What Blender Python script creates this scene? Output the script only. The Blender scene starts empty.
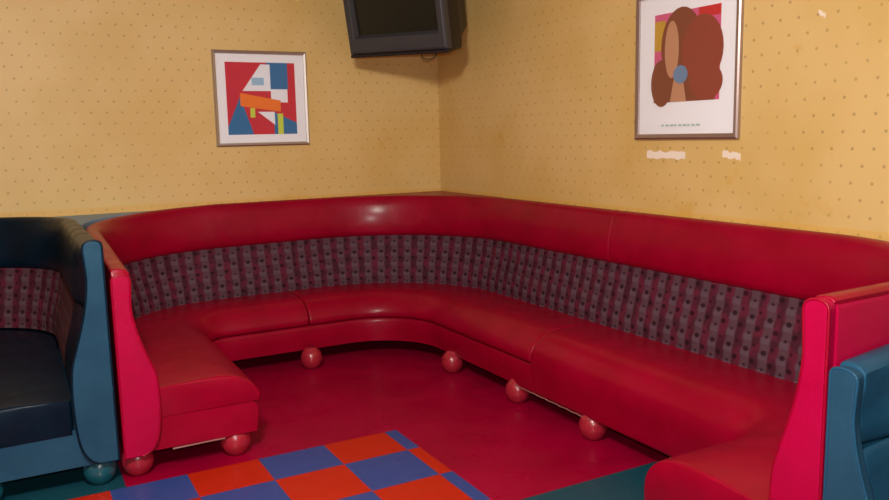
import bpy, bmesh, math, random
from mathutils import Vector, Matrix
random.seed(4)
S = bpy.context.scene
C = S.collection

# ------------------------------------------------------------------ camera
CAM = Vector((-2.78875, -5.17940, 1.40163))
YAW, PITCH, ROLL = 0.49722, 0.14350, -0.02139
f = Vector((math.sin(YAW)*math.cos(PITCH), math.cos(YAW)*math.cos(PITCH), -math.sin(PITCH)))
r0 = Vector((math.cos(YAW), -math.sin(YAW), 0)); u0 = r0.cross(f)
r = r0*math.cos(ROLL) + u0*math.sin(ROLL)
u = -r0*math.sin(ROLL) + u0*math.cos(ROLL)
cam = bpy.data.cameras.new('camera'); co = bpy.data.objects.new('camera', cam); C.objects.link(co)
M = Matrix((r, u, -f)).transposed().to_4x4(); M.translation = CAM
co.matrix_world = M
cam.sensor_width = 36; cam.lens = 800*36/889; cam.clip_start = 0.02
S.camera = co

# ------------------------------------------------------------------ world, lights, exposure
w = bpy.data.worlds.new('world'); S.world = w; w.use_nodes = True
w.node_tree.nodes['Background'].inputs[0].default_value = (0.9, 0.85, 0.8, 1)
w.node_tree.nodes['Background'].inputs[1].default_value = 0.03
def area(name, loc, target, size, power, col, shape='DISK', size_y=None):
    l = bpy.data.lights.new(name, 'AREA'); l.energy = power; l.color = col; l.shape = shape; l.size = size
    if size_y: l.size_y = size_y
    o = bpy.data.objects.new(name, l); C.objects.link(o); o.location = loc
    o.rotation_euler = (Vector(target)-Vector(loc)).to_track_quat('-Z', 'Y').to_euler()
    return o
area('camera_flash', CAM + u*0.10 + r*0.02, (-0.55, -1.6, 0.9), 0.05, 42, (1.0, 0.97, 0.93))
area('ceiling_spot_light', (-2.85, -4.35, 2.5), (-1.8, -1.2, 0.9), 0.34, 86, (1.0, 0.94, 0.86))
area('ambient_fill_light', (-2.6, -3.4, 2.56), (-2.6, -3.4, 0), 1.2, 11, (1.0, 0.84, 0.62), 'RECTANGLE', 1.2)  # wide warm fill added under the ceiling for ambient light, not a fixture
vs = S.view_settings
vs.view_transform = 'Standard'; vs.look = 'None'; vs.exposure = 0.0; vs.gamma = 1; vs.use_curve_mapping = False

# ------------------------------------------------------------------ materials
def srgb(r, g, b):
    def c(x):
        x /= 255
        return x/12.92 if x <= .04045 else ((x+.055)/1.055)**2.4
    return (c(r), c(g), c(b), 1)
class NT:
    def __init__(s, name):
        s.m = bpy.data.materials.new(name); s.m.use_nodes = True; s.t = s.m.node_tree
        s.p = s.t.nodes['Principled BSDF']
    def n(s, typ, **kw):
        x = s.t.nodes.new(typ)
        for k, v in kw.items(): setattr(x, k, v)
        return x
    def link(s, a, b): s.t.links.new(a, b)
    def val(s, sock, v):
        if hasattr(v, 'is_output') or isinstance(v, bpy.types.NodeSocket): s.link(v, sock)
        else: sock.default_value = v
    def math(s, op, a, b=0.0, c=0.0, clamp=False):
        x = s.n('ShaderNodeMath', operation=op, use_clamp=clamp)
        s.val(x.inputs[0], a); s.val(x.inputs[1], b)
        if len(x.inputs) > 2: s.val(x.inputs[2], c)
        return x.outputs[0]
    def mix(s, fac, a, b, blend='MIX'):
        x = s.n('ShaderNodeMix', data_type='RGBA', blend_type=blend)
        s.val(x.inputs[0], fac); s.val(x.inputs[6], a); s.val(x.inputs[7], b)
        return x.outputs[2]
    def noise(s, vec, scale, detail=2.0, rough=.5):
        x = s.n('ShaderNodeTexNoise'); x.inputs['Scale'].default_value = scale
        x.inputs['Detail'].default_value = detail; x.inputs['Roughness'].default_value = rough
        s.link(vec, x.inputs['Vector']); return x.outputs[0]
    def smooth(s, v, lo, hi, a=0.0, b=1.0):
        x = s.n('ShaderNodeMapRange', interpolation_type='SMOOTHSTEP')
        s.val(x.inputs[0], v)
        for i, q in enumerate((lo, hi, a, b)): x.inputs[i+1].default_value = q
        return x.outputs[0]
    def pos(s):
        g = s.n('ShaderNodeNewGeometry'); sp = s.n('ShaderNodeSeparateXYZ'); s.link(g.outputs['Position'], sp.inputs[0])
        return g.outputs['Position'], sp.outputs
    def bump(s, h, strength, dist):
        b = s.n('ShaderNodeBump'); b.inputs['Strength'].default_value = strength; b.inputs['Distance'].default_value = dist
        s.link(h, b.inputs['Height']); s.link(b.outputs[0], s.p.inputs['Normal'])

def plain(name, col, rough=.5, metal=0, coat=0):
    k = NT(name); k.p.inputs['Base Color'].default_value = col
    k.p.inputs['Roughness'].default_value = rough; k.p.inputs['Metallic'].default_value = metal
    k.p.inputs['Coat Weight'].default_value = coat
    return k.m

def vinyl(name, col, col2, rough=.34, coat=.25):
    k = NT(name); P, _ = k.pos()
    nz = k.noise(P, 5, 3); k.link(k.mix(k.smooth(nz, .35, .7), col, col2), k.p.inputs['Base Color'])
    r1 = k.noise(P, 9, 4); k.link(k.smooth(r1, .2, .8, rough-.06, rough+.10), k.p.inputs['Roughness'])
    k.p.inputs['Specular IOR Level'].default_value = .12
    k.p.inputs['Coat IOR'].default_value = 1.38
    k.p.inputs['Coat Weight'].default_value = coat; k.p.inputs['Coat Roughness'].default_value = .2
    fine = k.noise(P, 420, 2); big = k.noise(P, 11, 2)
    k.bump(k.math('MULTIPLY_ADD', fine, .06, big), .35, .012)
    return k.m

def wallpaper(name, axis):
    k = NT(name); P, xyz = k.pos(); a = xyz[axis]; z = xyz[2]
    base = k.mix(k.smooth(k.noise(P, 1.6, 3), .35, .68), srgb(220, 187, 122), srgb(211, 176, 104))
    base = k.mix(k.math('MULTIPLY', k.smooth(k.noise(P, 3.1, 5, .65), .60, .70), .55), base, srgb(206, 160, 66))
    # small dots on a staggered lattice
    DY, DZ, OY, OZ = .0855, .128, -3.004, 1.3155
    def lat(oy, oz):
        fy = k.math('SUBTRACT', k.math('FRACT', k.math('ADD', k.math('DIVIDE', k.math('SUBTRACT', a, oy), DY), 100.5)), .5)
        fz = k.math('SUBTRACT', k.math('FRACT', k.math('ADD', k.math('DIVIDE', k.math('SUBTRACT', z, oz), DZ), 100.5)), .5)
        dy = k.math('MULTIPLY', fy, DY); dz = k.math('MULTIPLY', fz, DZ)
        return k.math('SQRT', k.math('ADD', k.math('MULTIPLY', dy, dy), k.math('MULTIPLY', dz, dz)))
    d = k.math('MINIMUM', lat(OY, OZ), lat(OY+DY/2, OZ+DZ/2))
    dot = k.smooth(d, .0035, .0085, 1, 0)
    fade = k.smooth(k.noise(P, 2.3, 2), .3, .62, .45, 1)
    base = k.mix(k.math('MULTIPLY', k.math('MULTIPLY', dot, .52), fade), base, srgb(132, 96, 46))
    band = k.smooth(z, 1.008, 1.02, 1, 0)
    base = k.mix(k.math('MULTIPLY', band, .4), base, srgb(222, 166, 52))
    k.link(base, k.p.inputs['Base Color']); k.p.inputs['Roughness'].default_value = .52
    k.bump(k.noise(P, 160, 3), .15, .003)
    return k.m

def fabric(name):
    k = NT(name); uv = k.n('ShaderNodeTexCoord'); sp = k.n('ShaderNodeSeparateXYZ'); k.link(uv.outputs['UV'], sp.inputs[0])
    U, V = sp.outputs[0], sp.outputs[1]
    T = .090; VS = .136
    wob = k.math('MULTIPLY', k.math('SINE', k.math('MULTIPLY', V, 2*math.pi/.068)), .03)
    ph = k.math('FRACT', k.math('ADD', k.math('DIVIDE', U, T), 50))
    st = k.math('COSINE', k.math('MULTIPLY', k.math('ADD', ph, wob), 2*math.pi))
    st = k.smooth(st, -.45, .45)
    grey = k.mix(k.noise(uv.outputs['UV'], 30, 2), srgb(90, 62, 72), srgb(76, 50, 60))
    mag = k.mix(k.smooth(k.noise(uv.outputs['UV'], 14, 2), .4, .6), srgb(92, 26, 48), srgb(66, 24, 38))
    base = k.mix(st, mag, grey)
    # lighter blocks inside the grey stripes
    blk = k.smooth(k.math('SINE', k.math('MULTIPLY', V, 2*math.pi/(VS/2))), .1, .6)
    base = k.mix(k.math('MULTIPLY', k.math('MULTIPLY', blk, st), .35), base, srgb(104, 86, 102))
    def dots(ou, ov):
        fu = k.math('MULTIPLY', k.math('SUBTRACT', k.math('FRACT', k.math('ADD', k.math('DIVIDE', k.math('SUBTRACT', U, ou), T), 50.5)), .5), T)
        fv = k.math('MULTIPLY', k.math('SUBTRACT', k.math('FRACT', k.math('ADD', k.math('DIVIDE', k.math('SUBTRACT', V, ov), VS), 50.5)), .5), VS)
        fv = k.math('MULTIPLY', fv, 1.25)
        return k.math('SQRT', k.math('ADD', k.math('MULTIPLY', fu, fu), k.math('MULTIPLY', fv, fv)))
    d = dots(0, 0)
    d = k.math('MINIMUM', d, dots(T*.42, .045)); d = k.math('MINIMUM', d, k.math('ADD', dots(T*.42, .045+VS/2), .006)); d = k.math('MINIMUM', d, k.math('ADD', dots(0, VS/2), .006))
    dm = k.smooth(d, .009, .018, 1, 0)
    base = k.mix(k.math('MULTIPLY', dm, .9), base, srgb(36, 4, 18))
    k.link(base, k.p.inputs['Base Color']); k.p.inputs['Roughness'].default_value = .78
    k.p.inputs['Specular IOR Level'].default_value = .2
    k.bump(k.noise(uv.outputs['UV'], 500, 2), .4, .002)
    return k.m

def floor_mat():
    k = NT('floor_tiles'); P, xyz = k.pos(); X, Y = xyz[0], xyz[1]
    T = .305
    ix = k.math('FLOOR', k.math('DIVIDE', k.math('ADD', X, 1.9228), T))
    iy = k.math('FLOOR', k.math('DIVIDE', k.math('ADD', Y, 2.0702), T))
    par = k.math('ABSOLUTE', k.math('MODULO', k.math('ADD', ix, iy), 2))
    chk = k.mix(k.math('GREATER_THAN', par, .5), srgb(52, 72, 138), srgb(182, 38, 16))
    red = srgb(154, 0, 48); teal = srgb(22, 70, 84)
    red = k.mix(k.smooth(k.noise(P, 2.5, 4), .35, .7), red, srgb(142, 0, 42))
    def lt(a, b): return k.math('LESS_THAN', a, b)
    def gt(a, b): return k.math('GREATER_THAN', a, b)
    col = red
    inchk = k.math('MULTIPLY', lt(X, -1.252), lt(Y, -1.818))
    col = k.mix(inchk, col, chk)
    tl = k.math('MULTIPLY', gt(X, -1.252), lt(Y, -2.745))
    col = k.mix(tl, col, teal)
    t2 = k.math('MULTIPLY', lt(X, -2.47), gt(Y, -1.818))
    col = k.mix(t2, col, teal)
    nz = k.noise(P, 55, 4, .7)
    col = k.mix(k.smooth(nz, .60, .74, 0, .12), col, srgb(170, 120, 120))
    k.link(col, k.p.inputs['Base Color'])
    k.link(k.smooth(k.noise(P, 6, 4), .3, .7, .26, .46), k.p.inputs['Roughness'])
    k.p.inputs['Specular IOR Level'].default_value = .22
    def seam(c, o):
        fr = k.math('FRACT', k.math('ADD', k.math('DIVIDE', k.math('ADD', c, o), T), 100))
        return k.smooth(k.math('ABSOLUTE', k.math('SUBTRACT', fr, .5)), .490, .499, 1, 0)
    h = k.math('MULTIPLY', seam(X, 1.9228), seam(Y, 2.0702))
    k.bump(k.math('ADD', h, k.math('MULTIPLY', k.noise(P, 8, 2), 1.2)), .25, .003)
    return k.m

RED = vinyl('red_vinyl', srgb(148, 0, 38), srgb(138, 0, 32), .42, .30)
PINK = vinyl('crimson_panel_vinyl', srgb(170, 4, 60), srgb(162, 3, 54), .45, .05)
BLUE = vinyl('blue_vinyl', srgb(32, 78, 106), srgb(26, 68, 94), .34, .22)
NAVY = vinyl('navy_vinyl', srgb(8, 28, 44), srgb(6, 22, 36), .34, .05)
BLUEP = vinyl('blue_panel_vinyl', srgb(36, 74, 98), srgb(31, 66, 90), .42, .08)
REDBALL = plain('red_lacquer_foot', srgb(158, 32, 50), .3, 0, .4)
BLUEBALL = plain('teal_lacquer_foot', srgb(20, 84, 98), .3, 0, .5)
FAB = fabric('patterned_upholstery')
WALLX = wallpaper('dotted_wallpaper_back', 0)
WALLY = wallpaper('dotted_wallpaper_right', 1)
FLOOR = floor_mat()
CEIL = plain('ceiling_paint', srgb(214, 206, 190), .9)
DARK = plain('dark_underside', srgb(26, 10, 12), .9)
STRIP = plain('pale_staple_strip', srgb(150, 96, 92), .6)
CHROME = plain('brushed_silver_frame', srgb(196, 188, 182), .28, .85)
GOLDF = plain('bronze_frame', srgb(176, 158, 156), .3, .8)
MAT = plain('white_mat_board', srgb(238, 236, 242), .7)
WPAINT = plain('bare_plaster', srgb(240, 226, 210), .8)
LEDGE = plain('blue_grey_laminate', srgb(112, 146, 176), .5)
TVGREY = plain('television_grey_plastic', srgb(58, 58, 62), .4)
TVDARK = plain('television_black_plastic', srgb(24, 18, 22), .5)
TVGLASS = plain('television_tube_glass', srgb(24, 28, 24), .3, 0, 0)
CABLE = plain('cable_rubber', srgb(60, 44, 20), .6)
STEEL = plain('bracket_steel', srgb(40, 38, 40), .5, .5)
def glass():
    k = NT('picture_glass'); o = k.t.nodes['Material Output']
    tr = k.n('ShaderNodeBsdfTransparent'); gl = k.n('ShaderNodeBsdfGlossy'); gl.inputs['Roughness'].default_value = .03
    fr = k.n('ShaderNodeFresnel'); fr.inputs[0].default_value = 1.25
    mx = k.n('ShaderNodeMixShader'); k.link(fr.outputs[0], mx.inputs[0]); k.link(tr.outputs[0], mx.inputs[1]); k.link(gl.outputs[0], mx.inputs[2])
    k.link(mx.outputs[0], o.inputs[0]); return k.m
GLASS = glass()

# ------------------------------------------------------------------ helpers
def obj(name, bm, mat, parent=None, smooth=None, bevel=0, seg=2):
    bmesh.ops.remove_doubles(bm, verts=bm.verts, dist=1e-6)
    bmesh.ops.recalc_face_normals(bm, faces=bm.faces)
    if smooth is not None:
        a = math.radians(smooth)
        for fc in bm.faces: fc.smooth = True
        for e in bm.edges:
            e.smooth = not (len(e.link_faces) == 2 and e.calc_face_angle(0) > a)
    me = bpy.data.meshes.new(name); bm.to_mesh(me); bm.free()
    o = bpy.data.objects.new(name, me); C.objects.link(o); me.materials.append(mat)
    if parent: o.parent = parent
    if bevel:
        b = o.modifiers.new('bevel', 'BEVEL'); b.width = bevel; b.segments = seg; b.limit_method = 'ANGLE'; b.angle_limit = math.radians(40)
        for fc in me.polygons: fc.use_smooth = True
        o.modifiers.new('wn', 'WEIGHTED_NORMAL').keep_sharp = True
    return o
def empty(name, loc, label, cat, group=None, rot=None):
    o = bpy.data.objects.new(name, None); C.objects.link(o); o.location = loc; o.empty_display_size = .1
    if rot: o.rotation_euler = rot
    tag(o, label, cat, group); return o
def tag(o, label=None, cat=None, group=None, kind=None):
    if label: o['label'] = label
    if cat: o['category'] = cat
    if group: o['group'] = group
    if kind: o['kind'] = kind
    return o
def box(bm, x0, y0, z0, x1, y1, z1):
    v = [bm.verts.new(p) for p in ((x0,y0,z0),(x1,y0,z0),(x1,y1,z0),(x0,y1,z0),(x0,y0,z1),(x1,y0,z1),(x1,y1,z1),(x0,y1,z1))]
    for q in ((0,1,2,3),(4,5,6,7),(0,1,5,4),(1,2,6,5),(2,3,7,6),(3,0,4,7)): bm.faces.new([v[i] for i in q])
    return bm
def prism(bm, pts, h, frame):
    """polygon pts (a,b) extruded by h; frame(a,b,c)->xyz"""
    lo = [bm.verts.new(frame(a, b, 0)) for a, b in pts]; hi = [bm.verts.new(frame(a, b, h)) for a, b in pts]
    bm.faces.new(lo); bm.faces.new(hi)
    n = len(pts)
    for i in range(n): bm.faces.new((lo[i], lo[(i+1) % n], hi[(i+1) % n], hi[i]))
    return bm
def tube(bm, pts, rad, k=8):
    pts = [Vector(p) for p in pts]; rings = []
    for i, p in enumerate(pts):
        t = (pts[min(i+1, len(pts)-1)]-pts[max(i-1, 0)]).normalized()
        a = t.orthogonal().normalized() if i == 0 else (rings[-1][1] - t*rings[-1][1].dot(t)).normalized()
        b = t.cross(a)
        rings.append(([bm.verts.new(p + a*rad*math.cos(q*2*math.pi/k) + b*rad*math.sin(q*2*math.pi/k)) for q in range(k)], a))
    for i in range(len(rings)-1):
        A, B = rings[i][0], rings[i+1][0]
        for q in range(k): bm.faces.new((A[q], A[(q+1) % k], B[(q+1) % k], B[q]))
    bm.faces.new(rings[0][0]); bm.faces.new(rings[-1][0])
    return bm
def smoothcurve(pts, n=6):
    """Catmull-Rom through 2-D points"""
    out = []
    for i in range(len(pts)-1):
        p0 = Vector(pts[max(i-1, 0)]); p1 = Vector(pts[i]); p2 = Vector(pts[i+1]); p3 = Vector(pts[min(i+2, len(pts)-1)])
        for k in range(n):
            t = k/n
            out.append(tuple(.5*((2*p1)+(p2-p0)*t+(2*p0-5*p1+4*p2-p3)*t*t+(3*p1-p0-3*p2+p3)*t**3)))
    out.append(tuple(pts[-1])); return out

class Path:
    """wall-side outline with rounded corners; d = distance towards the room"""
    def __init__(s, pts, R, rmin=.03):
        s.p = [Vector(q) for q in pts]; s.R = R; s.rmin = rmin
        s.dir = [(s.p[i+1]-s.p[i]).normalized() for i in range(len(s.p)-1)]
        s.nor = [Vector((q.y, -q.x)) for q in s.dir]
        s.L = []; REF = .12
        pc = s.pieces(REF)
        for q in pc: s.L.append(q[-1])
        s.tot = sum(s.L)
    def pieces(s, d):
        out = []; n = len(s.dir)
        start = s.p[0] + s.nor[0]*d
        for i in range(n):
            if i < n-1:
                rr = max(s.R[i]-d, s.rmin)
                corner = s.p[i+1] + s.nor[i]*d + s.nor[i+1]*d
                e = corner - s.dir[i]*rr
                out.append(('l', start, e, (e-start).length))
                cen = e + s.nor[i]*rr
                out.append(('a', cen, rr, i, rr*math.pi/2))
                start = corner + s.dir[i+1]*rr
            else:
                e = s.p[-1] + s.nor[i]*d
                out.append(('l', start, e, (e-start).length))
        return out
    def at(s, d, t):
        pc = s.pieces(d)
        for k, L in enumerate(s.L):
            if t <= L or k == len(s.L)-1:
                fr = t/L; break
            t -= L
        q = pc[k]
        if q[0] == 'l': return q[1].lerp(q[2], fr)
        cen, rr, i = q[1], q[2], q[3]; a = fr*math.pi/2
        return cen - s.nor[i]*rr*math.cos(a) + s.dir[i]*rr*math.sin(a)
    def samples(s, t0, t1, step=.05):
        out = {round(t0, 5), round(t1, 5)}; acc = 0
        for k, L in enumerate(s.L):
            n = max(1, int(L/step)) if k % 2 == 0 else max(14, int(L/.04))
            for i in range(n+1):
                t = acc + L*i/n
                if t0+.002 < t < t1-.002: out.add(round(t, 5))
            acc += L
        return sorted(out)

def sweep(name, path, prof, t0, t1, mat, parent, zfun, closed=True, soft=0.0, softlen=.03, smooth=40, bulge=None):
    """prof list of (d,z). soft: how far the ends are pulled in (puffed cushion ends)"""
    ts = path.samples(t0, t1)
    if soft:
        ext = []
        for q in (0, .1, .25, .45, .7, 1.0): ext += [t0+softlen*q, t1-softlen*q]
        ts = sorted(set(round(t, 5) for t in ts if t0+softlen < t < t1-softlen) | set(round(e, 5) for e in ext))
    bm = bmesh.new(); uvl = bm.loops.layers.uv.new('UVMap')
    cd = sum(p[0] for p in prof)/len(prof); cz = sum(p[1] for p in prof)/len(prof)
    n = len(prof); rings = []; vl = [0]
    for i in range(1, n): vl.append(vl[-1]+math.hypot(prof[i][0]-prof[i-1][0], prof[i][1]-prof[i-1][1]))
    for t in ts:
        e = 0
        if soft:
            x = min(1, min(t-t0, t1-t)/softlen); e = soft*(1-math.sqrt(max(0, 1-(1-x)**2)))
        row = []
        for (d, z) in prof:
            dd, zz = d, z
            if e:
                v = Vector((cd-d, cz-z)); m = v.length
                if m > 1e-6: v *= min(e, m*.9)/m; dd += v.x; zz += v.y
            if bulge: dd += bulge(t, zz)
            q = path.at(dd, t); row.append(bm.verts.new((q.x, q.y, zfun(t, zz))))
        rings.append(row)
    m = n if closed else n-1
    for i in range(len(ts)-1):
        for j in range(m):
            j2 = (j+1) % n
            try: fc = bm.faces.new((rings[i][j], rings[i+1][j], rings[i+1][j2], rings[i][j2]))
            except ValueError: continue
            for lp, (t, v) in zip(fc.loops, ((ts[i], vl[j]), (ts[i+1], vl[j]), (ts[i+1], vl[j2]), (ts[i], vl[j2]))): lp[uvl].uv = (t, v)
    if closed:
        bm.faces.new(rings[0]); bm.faces.new(rings[-1])
    return obj(name, bm, mat, parent, smooth)

def ball(parent, x, y, rad, mat, zt):
    prof = [(0, 0), (rad*.45, .001), (rad*.78, rad*.33), (rad*.97, rad*.72), (rad, rad), (rad*.96, rad*1.28), (rad*.84, rad*1.56), (rad*.62, rad*1.82), (rad*.5, zt)]
    prof = smoothcurve(prof, 4)
    bm = bmesh.new(); rings = []
    for (q, z) in prof:
        q = max(q, .0005)
        rings.append([bm.verts.new((x+q*math.cos(a*math.pi/16), y+q*math.sin(a*math.pi/16), z)) for a in range(32)])
    for i in range(len(rings)-1):
        for j in range(32): bm.faces.new((rings[i][j], rings[i][(j+1) % 32], rings[i+1][(j+1) % 32], rings[i+1][j]))
    bm.faces.new(rings[0]); bm.faces.new(rings[-1])
    return obj('ball_foot', bm, mat, parent, 60)

ROLLP = [(.004, .60), (.004, .985), (.012, .993), (.035, .995), (.058, .990), (.074, .972), (.088, .93), (.100, .87), (.106, .81), (.106, .765), (.098, .742), (.082, .728), (.06, .722), (.04, .60)]
FABP = smoothcurve([(.060, .728), (.076, .735), (.088, .70), (.100, .64), (.116, .58), (.132, .52), (.144, .46), (.148, .40)], 3) + [(.05, .40)]
SEATP = smoothcurve([(.05, .265), (.05, .395), (.16, .410), (.30, .420), (.42, .420), (.50, .403), (.556, .366), (.590, .318), (.597, .286), (.580, .264), (.50, .258)], 3)
SEATF = smoothcurve([(.05, .285), (.05, .395), (.16, .410), (.30, .420), (.42, .420), (.50, .405), (.555, .372), (.586, .325), (.594, .27), (.586, .20), (.574, .122), (.566, .109)], 3) + [(.50, .109), (.30, .24)]
APP = [(.02, .108), (.02, .265), (.555, .265), (.572, .254), (.578, .235), (.578, .19), (.572, .15), (.566, .108)]
PANEL = [(.0, .13), (.0, .955), (.006, .972), (.03, .98), (.058, .974), (.071, .955), (.069, .90), (.066, .83), (.076, .75), (.095, .67), (.120, .59), (.142, .52), (.150, .45), (.151, .36), (.147, .28), (.134, .20), (.105, .15), (.07, .13)]

def taper(ends, L):
    def g(t, z):
        q = 0
        if 0 in ends: q = max(q, 1-t/.30)
        if 1 in ends: q = max(q, 1-(L-t)/.30)
        q = q*q*(3-2*q)
        return -.040*q*max(0, min(1, (.97-z)/.12))*max(0, min(1, (z-.66)/.06)) if q > 0 else 0
    return g
def booth(name, path, zfun, mats, label, base, t_fab, seams_seat, seams_back, ends, feet, zpan, foot_mat, panel_th=.035, depth_k=1.0, cush_end=(0, 0), seat_path=None, apron_mat=None, seat_dz=0, seat_d0=.05, full_last=0):
    main, pan = mats
    root = empty(name, base, label, 'booth seat')
    inv = Vector(base)
    L = path.tot
    kids = []
    sb = [0] + seams_back + [L]
    for a, b in zip(sb[:-1], sb[1:]):
        kids.append(sweep('headrest', path, ROLLP, a+.001, b-.001, main, root, zfun, soft=.006, softlen=.012, bulge=taper(ends, L)))
        a2 = max(a, t_fab[0]); b2 = min(b, t_fab[1])
        kids.append(sweep('back_pad', path, FABP, a2+.001, b2-.001, FAB, root, zfun, soft=.006, softlen=.012))
    for a, b in ((0, t_fab[0]), (t_fab[1], L)):
        if b-a > .06: kids.append(sweep('end_pad', path, FABP, a+.002, b-.002, main, root, zfun, soft=.006, softlen=.012))
    # plain back board from the underframe up
    kids.append(sweep('back_board', path, [(.008, .108), (.008, .62), (.045, .62), (.045, .108)], .004, L-.004, main, root, zfun))
    sp = [(d*(depth_k if d > .2 else 1), z) for d, z in SEATP]; ap = [(d*(depth_k if d > .2 else 1), z) for d, z in APP]
    sp = [(d if d > .2 else max(d, seat_d0), z+seat_dz) for d, z in sp]; sf = [(d*(depth_k if d > .2 else 1), z) for d, z in SEATF]
    ss = [cush_end[0]] + seams_seat + [L-cush_end[1]]
    for i, (a, b) in enumerate(zip(ss[:-1], ss[1:])):
        kids.append(sweep('seat_cushion', seat_path or path, sf if (full_last and i > len(seams_seat)-full_last) else sp, a+.001, b-.001, main, root, zfun, soft=.014 if (i == 0 and cush_end[0] == 0) or seat_dz else .007, softlen=.022))
    kids.append(sweep('apron', seat_path or path, ap, cush_end[0]+.004, L-cush_end[1]-.004, apron_mat or pan, root, zfun, smooth=40))
    kids.append(sweep('underframe', path, [(.06, .100), (.06, .112), (.52, .112), (.52, .100)], .03, L-.03, DARK, root, lambda t, z: zfun(t, z)))
    for which in ends:
        t = 0 if which == 0 else L
        d0 = path.dir[0] if which == 0 else path.dir[-1]; n0 = path.nor[0] if which == 0 else path.nor[-1]
        e = path.p[0] if which == 0 else path.p[-1]
        out = -d0 if which == 0 else d0
        zs = zpan[which]
        def fr(a, b, c): 
            q = e + n0*a + out*(c-.006); zz = .115 + (b-.13)*(zs[0]*.85+.015)/.85 + zs[1]
            return (q.x, q.y, zz)
        pp = PANEL[:2] + smoothcurve(PANEL[1:], 3)[1:]
        bm = prism(bmesh.new(), pp, panel_th, fr)
        ep = obj('end_panel', bm, pan, root, None, .008, 3)
        pts = [fr(a, b, panel_th-.004) for a, b in pp]; 
        ctr = Vector(fr(.06, .5, panel_th-.004))
        obj('welt', tube(bmesh.new(), [tuple(Vector(p)+(ctr-Vector(p)).normalized()*.002) for p in pts], .0048), main, root, 60)
    for (x, y) in feet: ball(root, x, y, .066, foot_mat, .131)
    # keep world placement although the root stands at its base
    for o in list(root.children): o.matrix_parent_inverse = Matrix.Translation(inv).inverted()
    return root

def lerpz(keys):
    keys = [k if len(k) == 3 else (k[0], k[1], k[1]) for k in keys]
    def s(t):
        for (a, va, wa), (b, vb, wb) in zip(keys[:-1], keys[1:]):
            if t <= b:
                q = max(0, (t-a)/(b-a)); return va+(vb-va)*q, wa+(wb-wa)*q
        return keys[-1][1], keys[-1][2]
    def g(t, z):
        lo, hi = s(t); q = max(0, min(1, (z-.74)/.22))
        return .12 + (z-.12)*(lo+(hi-lo)*q)
    return g

# ------------------------------------------------------------------ room shell
def struct(name, bm, mat): 
    o = obj(name, bm, mat); o['kind'] = 'structure'; return o
X0, Y0, H = -5.4, -7.2, 2.62
struct('floor', box(bmesh.new(), X0, Y0, -.1, 0, 0, 0), FLOOR)
struct('ceiling', box(bmesh.new(), X0, Y0, H, 0, 0, H+.1), CEIL)
struct('wall_back', box(bmesh.new(), X0, 0, -.1, .1, .1, H+.1), WALLX)
struct('wall_right', box(bmesh.new(), 0, Y0, -.1, .1, 0, H+.1), WALLY)
struct('wall_left', box(bmesh.new(), X0-.1, Y0-.1, -.1, X0, .1, H+.1), WALLY)
struct('wall_front', box(bmesh.new(), X0, Y0-.1, -.1, .1, Y0, H+.1), WALLX)

# ------------------------------------------------------------------ red corner booth
red_path = Path([(-2.462, -1.765), (-2.462, -.004), (-.004, -.004), (-.004, -3.937), (-1.015, -3.937)], [.72, .98, .70], .05)
red_seat_path = Path(red_path.p, red_path.R, .10)
PL = red_path.L; cum = [sum(PL[:i]) for i in range(len(PL)+1)]
zred = lerpz([(0, .885, .885), (cum[1], .935, .955), (cum[2]+.1, .985, 1.0), (cum[3], .995, 1.0), (cum[5], 1.0, 1.0), (cum[7], .985, .985)])
booth('corner_booth', red_path, zred, (RED, PINK), 'long red vinyl corner booth with patterned back pad and ball feet', (-1.25, -.6, 0),
      (.02, red_path.tot-.02), [cum[2]+.50, cum[4]+1.0], [cum[4]+1.02], (0, 1),
      [(-2.405, -1.70), (-1.99, -1.70), (-1.247, -.60), (-.560, -1.14), (-.528, -1.79), (-.522, -2.40), (-.95, -3.84)],
      {0: (.885, -.01), 1: (.995, 0)}, REDBALL, depth_k=.98, cush_end=(0, -.085), seat_path=red_seat_path, apron_mat=RED, full_last=1)

# ------------------------------------------------------------------ blue booths
lb_path = Path([(-4.35, -.010), (-2.486, -.010), (-2.486, -1.78)], [.62], .05)
cl = [sum(lb_path.L[:i]) for i in range(4)]
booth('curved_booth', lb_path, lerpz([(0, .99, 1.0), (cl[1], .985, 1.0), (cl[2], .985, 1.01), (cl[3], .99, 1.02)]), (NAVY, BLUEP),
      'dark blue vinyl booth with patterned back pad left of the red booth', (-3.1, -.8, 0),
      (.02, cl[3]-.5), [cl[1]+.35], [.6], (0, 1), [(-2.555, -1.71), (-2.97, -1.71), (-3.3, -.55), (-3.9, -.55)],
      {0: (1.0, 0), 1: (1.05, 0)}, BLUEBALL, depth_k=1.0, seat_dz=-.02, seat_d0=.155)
rb_path = Path([(-1.02, -3.953), (-.010, -3.953), (-.010, -5.6)], [.47], .05)
cr = [sum(rb_path.L[:i]) for i in range(4)]
booth('curved_booth', rb_path, lerpz([(0, .81), (cr[1], .87), (cr[3], .93)]), (BLUE, BLUEP),
      'blue vinyl booth backing onto the right end of the red booth', (-.5, -4.4, 0),
      (.16, cr[3]-.02), [cr[1]+.35], [cr[1]+.4], (0, 1), [(-.95, -4.0), (-.95, -4.42), (-.55, -4.9), (-.55, -5.45)],
      {0: (.81, 0), 1: (.93, 0)}, BLUEBALL, depth_k=1.0)

def back_cover(path, t0, t1, mat, parent, zf):
    o = sweep('outer_back', path, [(-.007, .13), (-.007, .965), (.0, .975), (.003, .975), (.003, .13)], t0, t1, mat, parent, zf)
    o.matrix_parent_inverse = Matrix.Translation(parent.location).inverted()
back_cover(red_path, cum[5]+(cum[6]-cum[5])*.6, cum[7]-.002, PINK, bpy.data.objects['corner_booth'], zred)

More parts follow.
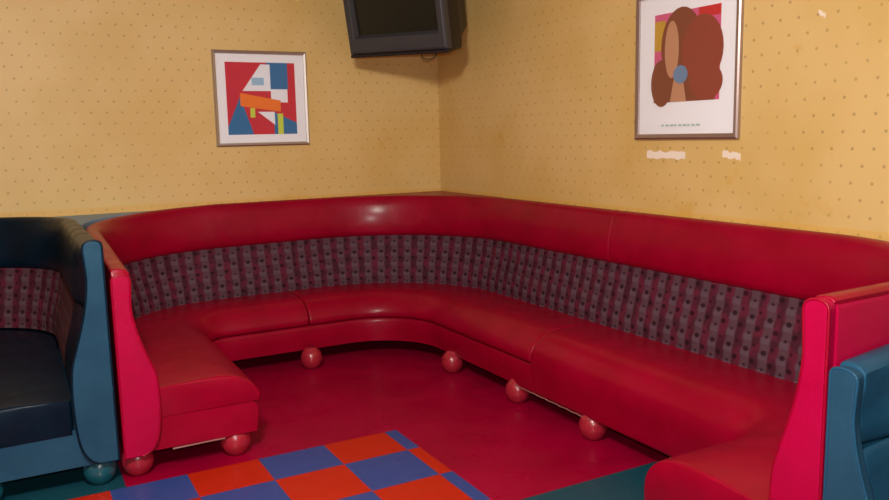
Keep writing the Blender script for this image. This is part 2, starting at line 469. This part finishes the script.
# blue-grey filler behind the rounded backs of the two booths
bm = bmesh.new()
pts = [(-2.90, -.006)]
for k in range(0, 13):
    a = math.radians(k*7.0); pts.append((-2.486-.62+.628*math.sin(a), -.630+.628*math.cos(a)))
pts2 = []
for k in range(0, 13):
    a = math.radians(k*7.0); pts2.append((-2.462+.72-.728*math.sin(a), -.724+.728*math.cos(a)))
pts = [q for q in pts if q[1] < -.03 and q[0] < -2.480] + [q for q in reversed(pts2) if q[1] < -.03 and q[0] > -2.467] + [(-1.93, -.006), (-2.91, -.006)]
fl = prism(bm, pts, .975, lambda a, b, c: (a, b, c))
tag(obj('corner_filler', fl, LEDGE, None, None, .003), 'blue grey filler ledge at the wall between blue and red booths', 'shelf')
# red ledge closing the rounded back in the room corner
bm = bmesh.new(); pts = [(-.006, -.006), (-.006, -.86)]
for k in range(1, 12):
    a = math.radians(k*90/12); pts.append((-.984+.960*math.cos(a), -.984+.960*math.sin(a)))
pts += [(-.86, -.006)]
pts = [(min(a, -.006), min(b, -.006)) for a, b in pts]
corner_ledge = obj('corner_ledge', prism(bm, pts, .05, lambda a, b, c: (a, b, .9435+c)), RED, bpy.data.objects['corner_booth'], None, .004)
corner_ledge.matrix_parent_inverse = Matrix.Translation((-1.25, -.6, 0)).inverted()

# pale strip where the vinyl is stapled under the seats
def strip(path, t0, t1, zf, parent, d=.572):
    bm = bmesh.new(); n = max(2, int((t1-t0)/.03)); pts = []
    for i in range(n+1):
        t = t0+(t1-t0)*i/n; q = path.at(d, t); pts.append((q.x, q.y, zf(t, .1075)+.0015*math.sin(i*2.3)))
    o = obj('staple_strip', tube(bm, pts, .0032, 6), STRIP, parent, 60); o.matrix_parent_inverse = Matrix.Translation(parent.location).inverted(); return o
redroot = bpy.data.objects['corner_booth']
strip(red_path, cum[4]+.82, cum[4]+1.45, zred, redroot, .565)
strip(red_path, cum[4]+1.95, cum[5]-.02, zred, redroot, .565)
o = obj('staple_strip', tube(bmesh.new(), [(-2.27, -1.768, .105), (-2.2, -1.769, .106), (-2.12, -1.769, .107), (-2.05, -1.769, .107)], .004, 6), STRIP, redroot, 60)
o.matrix_parent_inverse = Matrix.Translation(redroot.location).inverted()

# ------------------------------------------------------------------ pictures
def picture(name, label, x, y, z, rz, rx_tilt, w_, h_, fw, mat_in, frame_mat, patches, roll=0):
    """local frame: +X right along wall, +Y out of the wall towards the room, Z up; origin lower left"""
    root = empty(name, (x, y, z), label, 'picture', None, (0, 0, rz))
    bm = bmesh.new()
    T = .022
    o_ = [(0, 0), (w_, 0), (w_, h_), (0, h_)]; i_ = [(fw, fw), (w_-fw, fw), (w_-fw, h_-fw), (fw, h_-fw)]
    V = [[bm.verts.new((a, yy, b)) for a, b in q] for q, yy in ((o_, .001), (o_, T*.8), ([(.3*fw, .3*fw), (w_-.3*fw, .3*fw), (w_-.3*fw, h_-.3*fw), (.3*fw, h_-.3*fw)], T), (i_, T*.85), (i_, .001))]
    for A, B in zip(V[:-1], V[1:]):
        for k in range(4): bm.faces.new((A[k], A[(k+1) % 4], B[(k+1) % 4], B[k]))
    for k in range(4): bm.faces.new((V[4][k], V[4][(k+1) % 4], V[0][(k+1) % 4], V[0][k]))
    obj('frame', bm, frame_mat, root)
    obj('mat_board', box(bmesh.new(), fw, .003, fw, w_-fw, .007, h_-fw), MAT, root)
    for k, (nm, pts, mt) in enumerate(patches):
        yy = .0071+.0003*k
        obj(nm, prism(bmesh.new(), [(a*w_, b*h_) for a, b in pts], .0003, lambda a, b, c: (a, yy+c, b)), mt, root)
    obj('glass', box(bmesh.new(), fw, .0150, fw, w_-fw, .0165, h_-fw), GLASS, root)
    if roll: root.rotation_euler = (0, roll, rz)
    return root
ink = lambda n, *c: plain('print_'+n, srgb(*c), .6)
IR, IB, IW, IO, IY, ID, IB2 = ink('red', 196, 24, 52), ink('blue', 38, 106, 160), ink('white', 232, 232, 240), ink('orange', 232, 116, 28), ink('lime', 196, 208, 70), ink('dark', 40, 36, 52), ink('pale_blue', 150, 186, 214)
def ell(cx, cy, rx, ry, n=28, wob=0, ph=0, a0=0, a1=2*math.pi):
    m = n if a1-a0 > 6.2 else n+1
    return [(cx+rx*(1+wob*math.sin(5*a+ph))*math.cos(a), cy+ry*(1+wob*math.sin(5*a+ph))*math.sin(a)) for a in [a0+(a1-a0)*i/n for i in range(m)]]
# local X runs to the viewer's left when Y points out of the back wall, so pictures are turned by 180 degrees and mirrored
mir = lambda pts: [(1-a, b) for a, b in pts]
A = [('print', [(.13, .12), (.87, .12), (.87, .88), (.13, .88)], IR),
     ('colour_patch', [(.13, .12), (.13, .20), (.27, .52), (.40, .12)], IB),
     ('colour_patch', [(.56, .88), (.56, .60), (.79, .60), (.79, .88)], IB),
     ('colour_patch', [(.62, .12), (.62, .36), (.87, .24), (.87, .12)], IB),
     ('colour_patch', [(.30, .58), (.50, .86), (.60, .86), (.60, .58)], IW),
     ('colour_patch', [(.60, .46), (.78, .46), (.78, .60), (.60, .60)], IW),
     ('colour_patch', [(.40, .64), (.53, .64), (.53, .72), (.40, .72)], IB2),
     ('colour_patch', [(.27, .42), (.70, .36), (.70, .48), (.27, .56)], IO),
     ('colour_patch', [(.37, .30), (.42, .30), (.42, .40), (.37, .40)], IY),
     ('colour_patch', [(.45, .36), (.63, .36), (.63, .22)], IW),
     ('colour_patch', [(.66, .12), (.72, .12), (.72, .34), (.66, .34)], IY)]
picture('framed_print', 'square silver framed print of abstract red, blue and orange shapes', -.994, -.001, 1.355, math.pi, 0, .612, .600, .020, .1, CHROME, [(n, mir(p), m) for n, p, m in A])
BR, BR2, BT, BB, BY, BP = ink('brown', 126, 62, 42), ink('chestnut', 142, 60, 44), ink('tan', 190, 136, 104), ink('slate_blue', 104, 132, 166), ink('ochre', 196, 150, 50), ink('pink', 206, 84, 130)
GRN = ink('green_grey', 160, 190, 170)
hh = .69
B = [('print', [(.19, .25), (.82, .25), (.82, .845), (.19, .845)], BP),
     ('colour_patch', [(.19, .60), (.30, .60), (.30, .80), (.19, .80)], BY),
     ('colour_patch', [(.62, .78), (.82, .78), (.82, .845), (.62, .845)], ink('print_red', 196, 36, 44)),
     ('colour_patch', ell(.46, .62, .20, .25), BR),
     ('colour_patch', ell(.27, .38, .11, .16), BR),
     ('colour_patch', [(.19, .25), (.78, .25), (.78, .50), (.19, .50)], BR),
     ('colour_patch', ell(.66, .58, .19, .22), BR2),
     ('colour_patch', ell(.70, .37, .15, .12), BR2),
     ('colour_patch', ell(.37, .60, .07, .19), BT),
     ('colour_patch', [(.36, .25), (.40, .42), (.48, .42), (.52, .25)], BT),
     ('colour_patch', ell(.46, .43, .07, .06), BB)]
for k in range(9):
    x0 = .28 + k*.043
    B.append(('caption_mark', [(x0, .088), (x0+.03+.006*((k*7) % 3-1), .088), (x0+.03+.006*((k*7) % 3-1), .099), (x0, .099)], GRN))
picture('framed_print', 'tall silver framed print of brown rounded shapes on a white mat', -.001, -2.090, 1.357, -math.pi/2, 0, .645, hh, .024, .1, GOLDF, [(n, p, m) for n, p, m in B]).rotation_euler = (0, 0, math.pi/2)
# +X of this root must run along -Y and +Y along -X: a mirrored pair, so shift to the far end and mirror the patches
pr = bpy.data.objects['framed_print.001']; pr.location = (-.001, -2.735, 1.357)
for ch in pr.children:
    if ch.name.startswith(('print', 'colour_patch', 'caption_mark')):
        for v in ch.data.vertices: v.co.x = .645 - v.co.x
        ch.data.flip_normals()

# ------------------------------------------------------------------ bare patches on the wallpaper
def patch(label, cy, cz, w_, h_, slope, seed):
    rnd = random.Random(seed); pts = []
    for i in range(12): pts.append((cy - w_/2 + w_*i/11, cz + h_/2 + rnd.uniform(-.006, .006) - slope*(i/11-.5)))
    for i in range(11, -1, -1): pts.append((cy - w_/2 + w_*i/11, cz - h_/2 + rnd.uniform(-.006, .006) - slope*(i/11-.5)))
    o = obj('bare_patch', prism(bmesh.new(), pts, .0012, lambda a, b, c: (-.0004-c, a, b)), WPAINT)
    tag(o, label, 'wall patch')
patch('long pale torn patch on the wall under the tall framed print', -2.29, 1.281, .255, .036, .0, 3)
patch('short pale torn patch right of the longer one under the tall print', -2.69, 1.284, .10, .026, -.014, 5)
patch('tiny pale scuff high on the wall right of the tall print', -3.108, 1.828, .03, .014, -.02, 8)

# ------------------------------------------------------------------ television on its bracket
TV = empty('television', (-.648, -.623, 2.221), 'grey tube television tilted down from the wall corner', 'television')
def tvbox(bm, prof):
    """prof: list of (half width, z low, z high, y) rings"""
    rings = [[bm.verts.new(q) for q in ((-a, y, zl), (a, y, zl), (a, y, zh), (-a, y, zh))] for a, zl, zh, y in prof]
    for A_, B_ in zip(rings[:-1], rings[1:]):
        for k in range(4): bm.faces.new((A_[k], A_[(k+1) % 4], B_[(k+1) % 4], B_[k]))
    bm.faces.new(rings[0]); bm.faces.new(rings[-1]); return bm
W2, HH = .31, .52
obj('housing', tvbox(bmesh.new(), [(W2-.002, -.286, .25, .041), (W2-.004, -.284, .246, .15), (W2-.08, -.24, .2, .30), (W2-.13, -.2, .15, .46)]), TVDARK, TV, None, .008)
# bezel ring, deeper below the screen
bm = bmesh.new()
def ring(a0, zl, zh, y): return [bm.verts.new(q) for q in ((-a0, y, zl), (a0, y, zl), (a0, y, zh), (-a0, y, zh))]
rr = [ring(W2, -.27, .25, .04), ring(W2, -.27, .25, .0), ring(W2-.012, -.258, .24, -.012), ring(W2-.042, -.188, .215, -.010), ring(W2-.056, -.172, .2, .022)]
for A_, B_ in zip(rr[:-1], rr[1:]):
    for k in range(4): bm.faces.new((A_[k], A_[(k+1) % 4], B_[(k+1) % 4], B_[k]))
obj('bezel', bm, TVGREY, TV, None, .004)
bm = bmesh.new(); N = 12; g = []
for i in range(N+1):
    row = []
    for j in range(N+1):
        a = -1+2*i/N; b = -1+2*j/N
        row.append(bm.verts.new((a*(W2-.05), .024-.010*(1-a*a*.5-b*b*.5),   .014+b*.190)))
    g.append(row)
for i in range(N):
    for j in range(N): bm.faces.new((g[i][j], g[i+1][j], g[i+1][j+1], g[i][j+1]))
obj('screen', bm, TVGLASS, TV, 60)
obj('lower_lip', box(bmesh.new(), -W2, -.004, -.288, W2, .040, -.2715), TVDARK, TV, None, .003)
obj('control_flap', box(bmesh.new(), -.10, -.0125, -.245, .10, -.0095, -.205), TVGREY, TV, None, .002)
obj('cable', tube(bmesh.new(), [(.16+.045*math.sin(t), .05+.01*math.cos(t), -.262-.03*(1-math.cos(t))) for t in [i*2*math.pi/16 for i in range(17)]], .003), CABLE, TV, 60)
TV.rotation_euler = (0, 0, 0)
Rm = Matrix.Rotation(math.radians(-59.3), 4, 'Z') @ Matrix.Rotation(math.radians(12.4), 4, 'X') @ Matrix.Rotation(math.radians(1.2), 4, 'Y')
TV.rotation_euler = Rm.to_euler(); TV.scale = (1.168,)*3
BRK = empty('television_bracket', (-.50, -.42, H), 'dark steel ceiling bracket that carries the television', 'bracket')
obj('pole', tube(bmesh.new(), [(0, 0, 0), (0, 0, -.07)], .02, 12), STEEL, BRK, 60)
obj('ceiling_plate', box(bmesh.new(), -.09, -.09, -.012, .09, .09, -.001), STEEL, BRK, None, .003)
